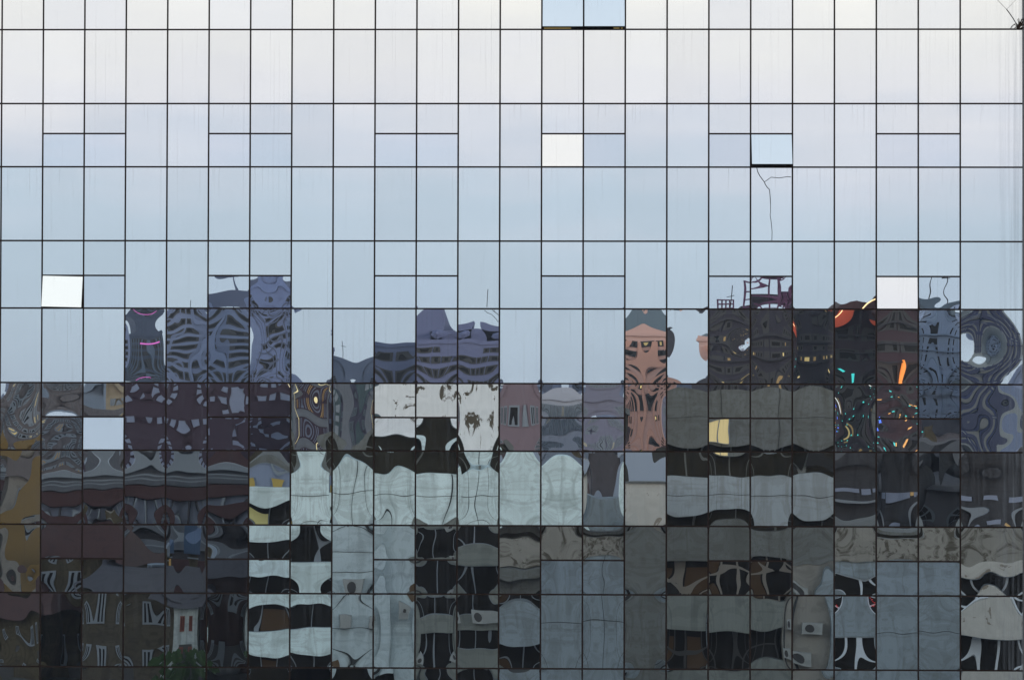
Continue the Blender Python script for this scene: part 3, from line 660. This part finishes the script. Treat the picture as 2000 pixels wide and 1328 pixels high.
# tan and slate buildings, left
M_TAN = mat('tan_render', (.15, .135, .14), .9, noise=.4, streak=.3)
M_BLU = mat('blue_grey_render', (.20, .25, .32), .85, noise=.2)
for (nm_, lb_, p0, p1, yt, B, m, nx0, nz0, li) in (
    ('apartment_tower', 'tan tower with small paired windows at the left edge', -60, 78, 768, 150, M_TAN, 9, 14, .05),
    ('apartment_tower', 'brown flats below a grey attic storey', 70, 175, 792, 145, M_TAN, 7, 12, .08),
    ('apartment_tower', 'grey attic block with a short chimney', 90, 158, 756, 190, M_BLU, 6, 14, .02),
    ('apartment_tower', 'slim blue grey tower with vertical ribs', 158, 216, 752, 230, M_BLU, 7, 22, .02),
    ('apartment_tower', 'sandy tower with dark window trios', 212, 252, 758, 170, mat('sandy_render', (.32, .27, .19), .9, noise=.3), 3, 12, .04),
    ('apartment_tower', 'teal glass tower with yellow lobby lamps', 648, 690, 756, 170, mat('plum_render', (.13, .12, .17), .9), 3, 14, .03),
    ('glass_tower', 'dark teal glass tower with a lit crown', 684, 740, 754, 160, mat('teal_glass', (.03, .06, .07), .3, spec=.6), 7, 16, .04),
    ('apartment_tower', 'hazy low white gridded flats', 1064, 1140, 770, 170, mat('white_grid', (.42, .44, .50), .85), 8, 9, .05),
    ('apartment_tower', 'curved dark flats with white balcony strips', 1138, 1226, 768, 150, mat('violet_grey', (.20, .20, .26), .85), 8, 8, .15),
    ('apartment_tower', 'mauve roofed hall beside the flats', 972, 1062, 765, 150, mat('mauve', (.20, .15, .17), .85), 5, 4, .0),
    ):
    t, x0, x1, zt, y = bld(nm_, lb_, 'tower' if 'tower' in lb_ else 'apartment block', p0, p1, yt, B, m)
    windows(t, x0+.4, x1-.4, sz_(1010, B) if sz_(1010, B) > 1 else 1, zt-.6, y, nx0, nz0, .6, .5, lit=li*1.5, seed=p0, mf=M_FR if m is not M_BLU else M_BLU, fr=.09)
# ---------- skyline
def dish_on(t, x, z, r, m):
    b = MB(); b.tube([(x, -1, z), (x, -1, z+r*1.2)], r*.15, 5); b.tube([(x, -1, z+r*1.2), (x, -.6, z+r*1.5)], r, 8, r*.3); b.build('roof_tank', m, t)
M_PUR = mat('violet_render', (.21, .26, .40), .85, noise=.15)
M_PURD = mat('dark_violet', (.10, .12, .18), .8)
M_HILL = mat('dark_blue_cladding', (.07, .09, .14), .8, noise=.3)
sk = (
    ('apartment_tower', 'pale violet high-rise with a stepped crown and dark window rows', 322, 492, 612, 330, M_PUR, 15, 26, .01, 20),
    ('apartment_tower', 'rounded blue violet high-rise with a bare lower flank', 486, 562, 596, 300, mat('blue_violet', (.17, .22, .38), .8), 2, 20, .01, 20),
    ('glass_tower', 'dark blue tower with a pink light line', 250, 322, 652, 380, M_HILL, 12, 24, .0, 22),
    ('apartment_block', 'violet flats with stepped roof rooms', 738, 830, 668, 270, mat('violet_b', (.145, .175, .28), .85), 6, 10, .02, 20),
    ('apartment_block', 'violet flats with teal bay windows and roof tanks', 818, 975, 664, 260, mat('violet_c', (.165, .185, .31), .85), 18, 17, .03, 18),
    ('apartment_block', 'slate blue block without windows behind the violet flats', 648, 745, 684, 290, mat('slate_blue', (.13, .16, .23), .85), 8, 3, .0, 18),
    ('office_building', 'rose coloured tower with grey blue glass crown', 1222, 1322, 648, 230, mat('rose_render', (.80, .50, .42), .85, noise=.2), 8, 17, .04, 20),
    ('office_building', 'near black office tower with scattered lit windows', 1376, 1634, 606, 190, mat('umber_cladding', (.040, .036, .050), .8, noise=.2), 22, 20, .16, 24),
    ('arcade', 'dark red vaulted arcade strung with cyan lamps', 1630, 1716, 622, 185, mat('dark_red_cladding', (.045, .032, .042), .8), 6, 9, .05, 22),
    ('arcade', 'red gabled arcade with an orange flame sign', 1712, 1796, 606, 180, mat('dark_red_cladding_b', (.060, .034, .040), .8), 6, 9, .05, 22),
    ('glass_tower', 'blue grey gridded glass tower', 1792, 1882, 596, 210, mat('blue_grid_glass', (.07, .11, .15), .5), 9, 22, .0, 20),
    ('glass_tower', 'slate glass tower crossed by navy bands', 1902, 1958, 618, 200, mat('slate_glass', (.20, .24, .26), .5), 3, 9, .0, 20),
    ('apartment_tower', 'mauve tower at the right end of the skyline', 1985, 2060, 712, 260, M_PUR, 8, 14, .0, 20))
TH = {}; M_SLW = mat('slate_panes', (.11, .13, .14), .4)
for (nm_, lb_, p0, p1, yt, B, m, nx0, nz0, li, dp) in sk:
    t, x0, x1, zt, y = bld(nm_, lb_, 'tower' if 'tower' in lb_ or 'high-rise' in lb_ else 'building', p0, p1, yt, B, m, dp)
    TH[lb_] = (t, x0, x1, zt, y)
    mf = M_FRD
    if 'gridded' in lb_: mf = mat('pale_blue_grid', (.34, .42, .58), .7)
    if 'navy' in lb_: mf = mat('navy_band', (.02, .035, .10), .7)
    windows(t, x0+.5, x1-.5, sz_(960, B) if sz_(960, B) > 1 else 1, zt-.7, y, nx0, nz0, .62 if 'rose' not in lb_ else .44, .48 if 'glass tower' not in lb_ else .86, lit=li, seed=p1, mf=mf, mw=M_SLW if 'navy' in lb_ else None, fr=.16 if 'glass' in nm_ else .13, nv=1, skip=.12 if 'glass' not in nm_ else 0)
def add(lb_, name, m, f):
    t, x0, x1, zt, y = TH[lb_]; b = MB(); f(b, (x1-x0)/2, zt); return b.build(name, m, t)
L = [s[1] for s in sk]
add(L[0], 'crown', M_PURD, lambda b, w, z: b.box(-w*.2, w*.9, -12, -2, z, z+1.6))
add(L[0], 'antenna', M_PURD, lambda b, w, z: b.tube([(w*.5, -5, z+1.5), (w*.5, -5, z+6)], .12))
add(L[1], 'crown', M_PURD, lambda b, w, z: b.box(-w*.5, w*.4, -10, -2, z, z+4))
pk = mat('pink_light', (.4, .1, .3), .5, emit=((1, .2, .8), .7))
add(L[2], 'light_strip', pk, lambda b, w, z: b.box(-w*.6, w*.1, .1, .4, z-1.9, z-1.65))
add(L[2], 'crown', M_HILL, lambda b, w, z: b.prism([(-w*.9, z), (w*.3, z), (w*.2, z+3.2), (-w*.5, z+1.8)], -12, -2))
mv = mat('violet_d', (.15, .17, .29), .85)
add(L[3], 'crown', mv, lambda b, w, z: b.box(-w*.1, w*.9, -10, -1, z, z+1.2))
for dx, hh in ((-.8, 3.2), (-.35, 1), (.1, 2), (.5, 1.2), (.85, 1.8)):
    add(L[4], 'roof_room', mv, lambda b, w, z: b.box(w*dx-1.6, w*dx+1.6, -7, -1.5, z, z+hh))
for dx in (-.55, -.1, .3, .7):
    t, x0, x1, zt, y = TH[L[4]]; dish_on(t, (x1-x0)/2*dx, zt, .55, mv)
gl = mat('grey_blue_glass', (.14, .20, .24), .4)
add(L[6], 'crown', gl, lambda b, w, z: b.prism([(-w, z), (w, z), (w*.75, z+1.2), (0, z+2), (-w*.75, z+1.2)], -12, -1))
for q, dx, hh in ((3, .4, 4.5), (3, -.6, 2.6), (4, -.75, 5), (4, .05, 4), (4, .75, 5.5), (6, .55, 4.5), (5, .2, 3), (0, -.4, 5), (7, -.55, 4), (10, -.3, 5), (10, .3, 4)):
    add(L[q], 'antenna', M_FRD, lambda b, w, z: (b.tube([(w*dx, -3, z-.2), (w*dx+.3, -3, z+hh*.7)], .05), b.tube([(w*dx-.3, -3, z+hh*.45), (w*dx+.5, -3, z+hh*.5)], .035)))
def ribs(q, m, n, y0=0.0, wd=.10):
    t, x0, x1, zt, y = TH[L[q]]; w = (x1-x0)/2
    for k in range(n): link('rib', RM(m, wd, zt-1), t, (-w+2*w*(k+.5)/n, y0+.09, 0))
def RM(m, wd, h):
    b = MB().box(-wd, wd, -.08, .08, 0, h); me = bpy.data.meshes.new('rib'); me.from_pydata(b.v, [], b.f); me.materials.append(m); return me
ribs(0, M_PUR, 5); ribs(1, M_PURD, 5); ribs(2, mat('slate_rib', (.12, .16, .22), .8), 9); ribs(6, mat('rose_rib', (.75, .40, .30), .8), 9); ribs(10, mat('pale_rib', (.30, .38, .52), .8), 7, 0, .07); ribs(11, mat('navy_rib', (.03, .04, .085), .7), 4, 0, .14)
for q, n, m in ((1, 7, M_PURD), (7, 12, M_DK), (10, 9, mat('pale_band', (.28, .36, .50), .8)), (11, 5, mat('navy_band_b', (.02, .03, .09), .7)), (8, 8, M_DK), (9, 8, M_DK)):
    t, x0, x1, zt, y = TH[L[q]]; w = (x1-x0)/2
    for k in range(n): MB().box(-w-.02, w+.02, -.05, .30, zt-1.6-k*1.55-.12, zt-1.6-k*1.55).build('ledge', m, t)
pr = mat('plum_steel', (.12, .05, .10), .8)
def lattice(b, w, z):
    for cx, ww, hh in ((-w*.60, .8, 1.6), (-w*.08, 1.6, 3.2), (w*.28, .6, 1.2)):
        for i in range(5): b.box(cx-ww+i*ww/2-.07, cx-ww+i*ww/2+.07, -4, -3.7, z, z+hh)
        for j in range(4): b.box(cx-ww, cx+ww, -3.69, -3.5, z+hh*(j+1)/4-.12, z+hh*(j+1)/4)
add(L[7], 'roof_frame', pr, lattice)
add(L[7], 'roof_room', mat('umber_b', (.06, .05, .06), .8), lambda b, w, z: b.box(-w*.35, w*.5, -14, -5, z, z+1))
def vault(b, w, z):
    n = 10; pts = [(w*math.cos(math.pi*i/n), z+2.2*math.sin(math.pi*i/n)) for i in range(n+1)]
    b.prism(list(reversed(pts)), -14, -.5)
rdm = mat('red_roof_sheet_glow', (.50, .07, .03), .6, emit=((1, .18, .06), .06))  # roof sheet given a faint red glow of its own
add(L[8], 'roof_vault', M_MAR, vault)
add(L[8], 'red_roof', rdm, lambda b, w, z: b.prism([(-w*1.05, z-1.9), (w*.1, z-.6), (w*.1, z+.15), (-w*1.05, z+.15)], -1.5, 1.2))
add(L[9], 'roof_gable', mat('red_tile_b', (.16, .05, .04), .8), lambda b, w, z: b.prism([(-w*1.05, z), (w*1.05, z), (w*.4, z+1.6), (-w*.5, z+1.6)], -14, .8))
add(L[9], 'flame_sign', mat('flame_light', (.5, .2, .05), .5, emit=((1, .26, .04), 1.2)), lambda b, w, z: b.prism([(-.15, z-6.6), (.08, z-6.8), (.16, z-6), (.04, z-4.6)], .1, .5))
wm_ = mat('warm_festoon', (.5, .3, .1), .5, emit=((1, .68, .35), 2.0)); cy = mat('cyan_lamp', (.1, .4, .4), .5, emit=((.05, .8, .75), .9)); bl = mat('blue_lamp', (.1, .1, .5), .5, emit=((.08, .2, 1), 1.6)); og = mat('orange_lamp', (.5, .2, .05), .5, emit=((1, .5, .16), .9))
add(L[8], 'festoon', wm_, lambda b, w, z: b.tube([(-w, 1.3, z-1), (-w*.3, 1.4, z+.6), (w*.3, 1.4, z+1.8), (w, 1.3, z+2.6)], .07))
add(L[8], 'festoon', mat('white_festoon', (.5, .5, .5), .5, emit=((1, .95, .9), 1.2)), lambda b, w, z: b.tube([(w*.9, .4, z-5.5), (w*.6, .4, z-7.5), (w*.3, .4, z-9)], .12))
def dots(lb_, m, n, xr, zr, r, seed, cols=5):
    t, x0, x1, zt, y = TH[lb_]; w = (x1-x0)/2; rn = random.Random(seed); b0 = MB().box(-r, r, 0, .3, -r, r)
    me = bpy.data.meshes.new('lamp'); me.from_pydata(b0.v, [], b0.f); me.materials.append(m)
    for k in range(n):
        i = k % cols; link('lamp', me, t, (w*(xr[0]+(xr[1]-xr[0])*i/max(1, cols-1))+rn.uniform(-.3, .3), .15, zt-zr[0]-(zr[1]-zr[0])*(k//cols+rn.random()*.4)/max(1, n//cols)))
dots(L[8], cy, 40, (-.9, .9), (3.5, 13), .06, 1, 4); dots(L[9], cy, 36, (-.9, .9), (5, 14), .055, 2, 4)
dots(L[9], bl, 5, (-.7, -.7), (8, 12), .09, 3, 1); dots(L[9], og, 18, (-.3, .6), (9, 14), .055, 4, 3)
# low roofs filling the middle distance
GR = 'low roofs of the old quarter in the middle distance'
rnd = random.Random(21)
wallm = [mat('house_wall', c, .9, noise=.4) for c in ((.20, .19, .18), (.15, .15, .17), (.26, .24, .21), (.12, .11, .12), (.30, .31, .33))]
roofm = [M_TILE, M_DK, M_SLATE, mat('brown_roof', (.08, .055, .045), .85), mat('tin_roof', (.26, .28, .31), .6)]
for i in range(95):
    B = rnd.choice((100, 112, 126, 140, 165, 200, 240, 290, 350)); px = rnd.uniform(-80, 2080); wpx = rnd.uniform(2.2, 5)*81.7/(1+B/60)
    base = 960-(B-100)*.35 if B < 200 else 885
    ev = base+rnd.uniform(-30, 35)
    if sz_(ev, B) < 2.5: ev = 853+(Z0-rnd.uniform(3, 6))*81.7/(1+B/60)
    wi, ri = rnd.randrange(5), rnd.randrange(5)
    lab = 'low %s house with a %s roof, in the quarter %s' % (('grey', 'slate grey', 'buff', 'sooty', 'pale blue')[wi], ('red tiled', 'black', 'slate', 'brown', 'tin')[ri], ('far left', 'left of centre', 'at the centre', 'right of centre', 'far right')[max(0, min(4, int(px/400)))])
    house('house', lab, 'house', px-wpx, px+wpx, ev, B+rnd.uniform(-4, 4), wallm[wi], rnd.uniform(.6, 2.4), roofm[ri], rnd.choice((2, 3, 4)), 2 if B < 200 else 1, 10, GR, .12, i)
for k, (px, yt, w_) in enumerate(((560, 712, 12), (640, 716, 14), (600, 738, 30), (986, 722, 10), (1050, 728, 16), (1064, 742, 26), (1136, 716, 7), (1130, 735, 24), (1206, 722, 15), (1010, 740, 22), (1340, 722, 22), (1376, 735, 18))):
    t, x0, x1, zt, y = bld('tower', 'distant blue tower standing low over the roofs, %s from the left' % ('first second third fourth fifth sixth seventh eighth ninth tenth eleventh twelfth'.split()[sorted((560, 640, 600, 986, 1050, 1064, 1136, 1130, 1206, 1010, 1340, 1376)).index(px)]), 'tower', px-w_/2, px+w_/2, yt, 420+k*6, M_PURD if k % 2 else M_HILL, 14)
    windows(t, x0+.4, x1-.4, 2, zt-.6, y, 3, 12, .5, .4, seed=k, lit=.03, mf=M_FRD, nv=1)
# far hazy skyline beyond
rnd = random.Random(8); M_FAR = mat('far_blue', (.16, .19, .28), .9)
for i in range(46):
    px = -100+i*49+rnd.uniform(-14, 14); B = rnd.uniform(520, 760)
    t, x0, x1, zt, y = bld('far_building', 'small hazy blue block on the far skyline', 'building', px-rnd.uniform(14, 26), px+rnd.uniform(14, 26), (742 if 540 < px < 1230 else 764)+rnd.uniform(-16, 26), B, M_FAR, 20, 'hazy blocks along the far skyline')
h = MB(); n = 60; rnd = random.Random(2)
pts = [(-900+i*30, 17+4*math.sin(i*.35)+3*math.sin(i*.9+1)+rnd.uniform(-1, 1)) for i in range(n+1)]
h.prism([(pts[0][0], 0), (pts[-1][0], 0)]+list(reversed(pts)), -1150, -1000)
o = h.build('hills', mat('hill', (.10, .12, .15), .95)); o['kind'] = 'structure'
hz = bpy.data.materials.new('haze'); hz.use_nodes = True; hn = hz.node_tree; hn.nodes.clear()
ho = hn.nodes.new('ShaderNodeOutputMaterial'); hv = hn.nodes.new('ShaderNodeVolumePrincipled')
hv.inputs['Color'].default_value = (.72, .82, 1, 1); hv.inputs['Density'].default_value = .00022; hn.links.new(hv.outputs[0], ho.inputs['Volume'])
o = MB().box(-1510, 1510, -3010, 210, -2, 60).build('haze', hz); tag(o, kind='stuff')
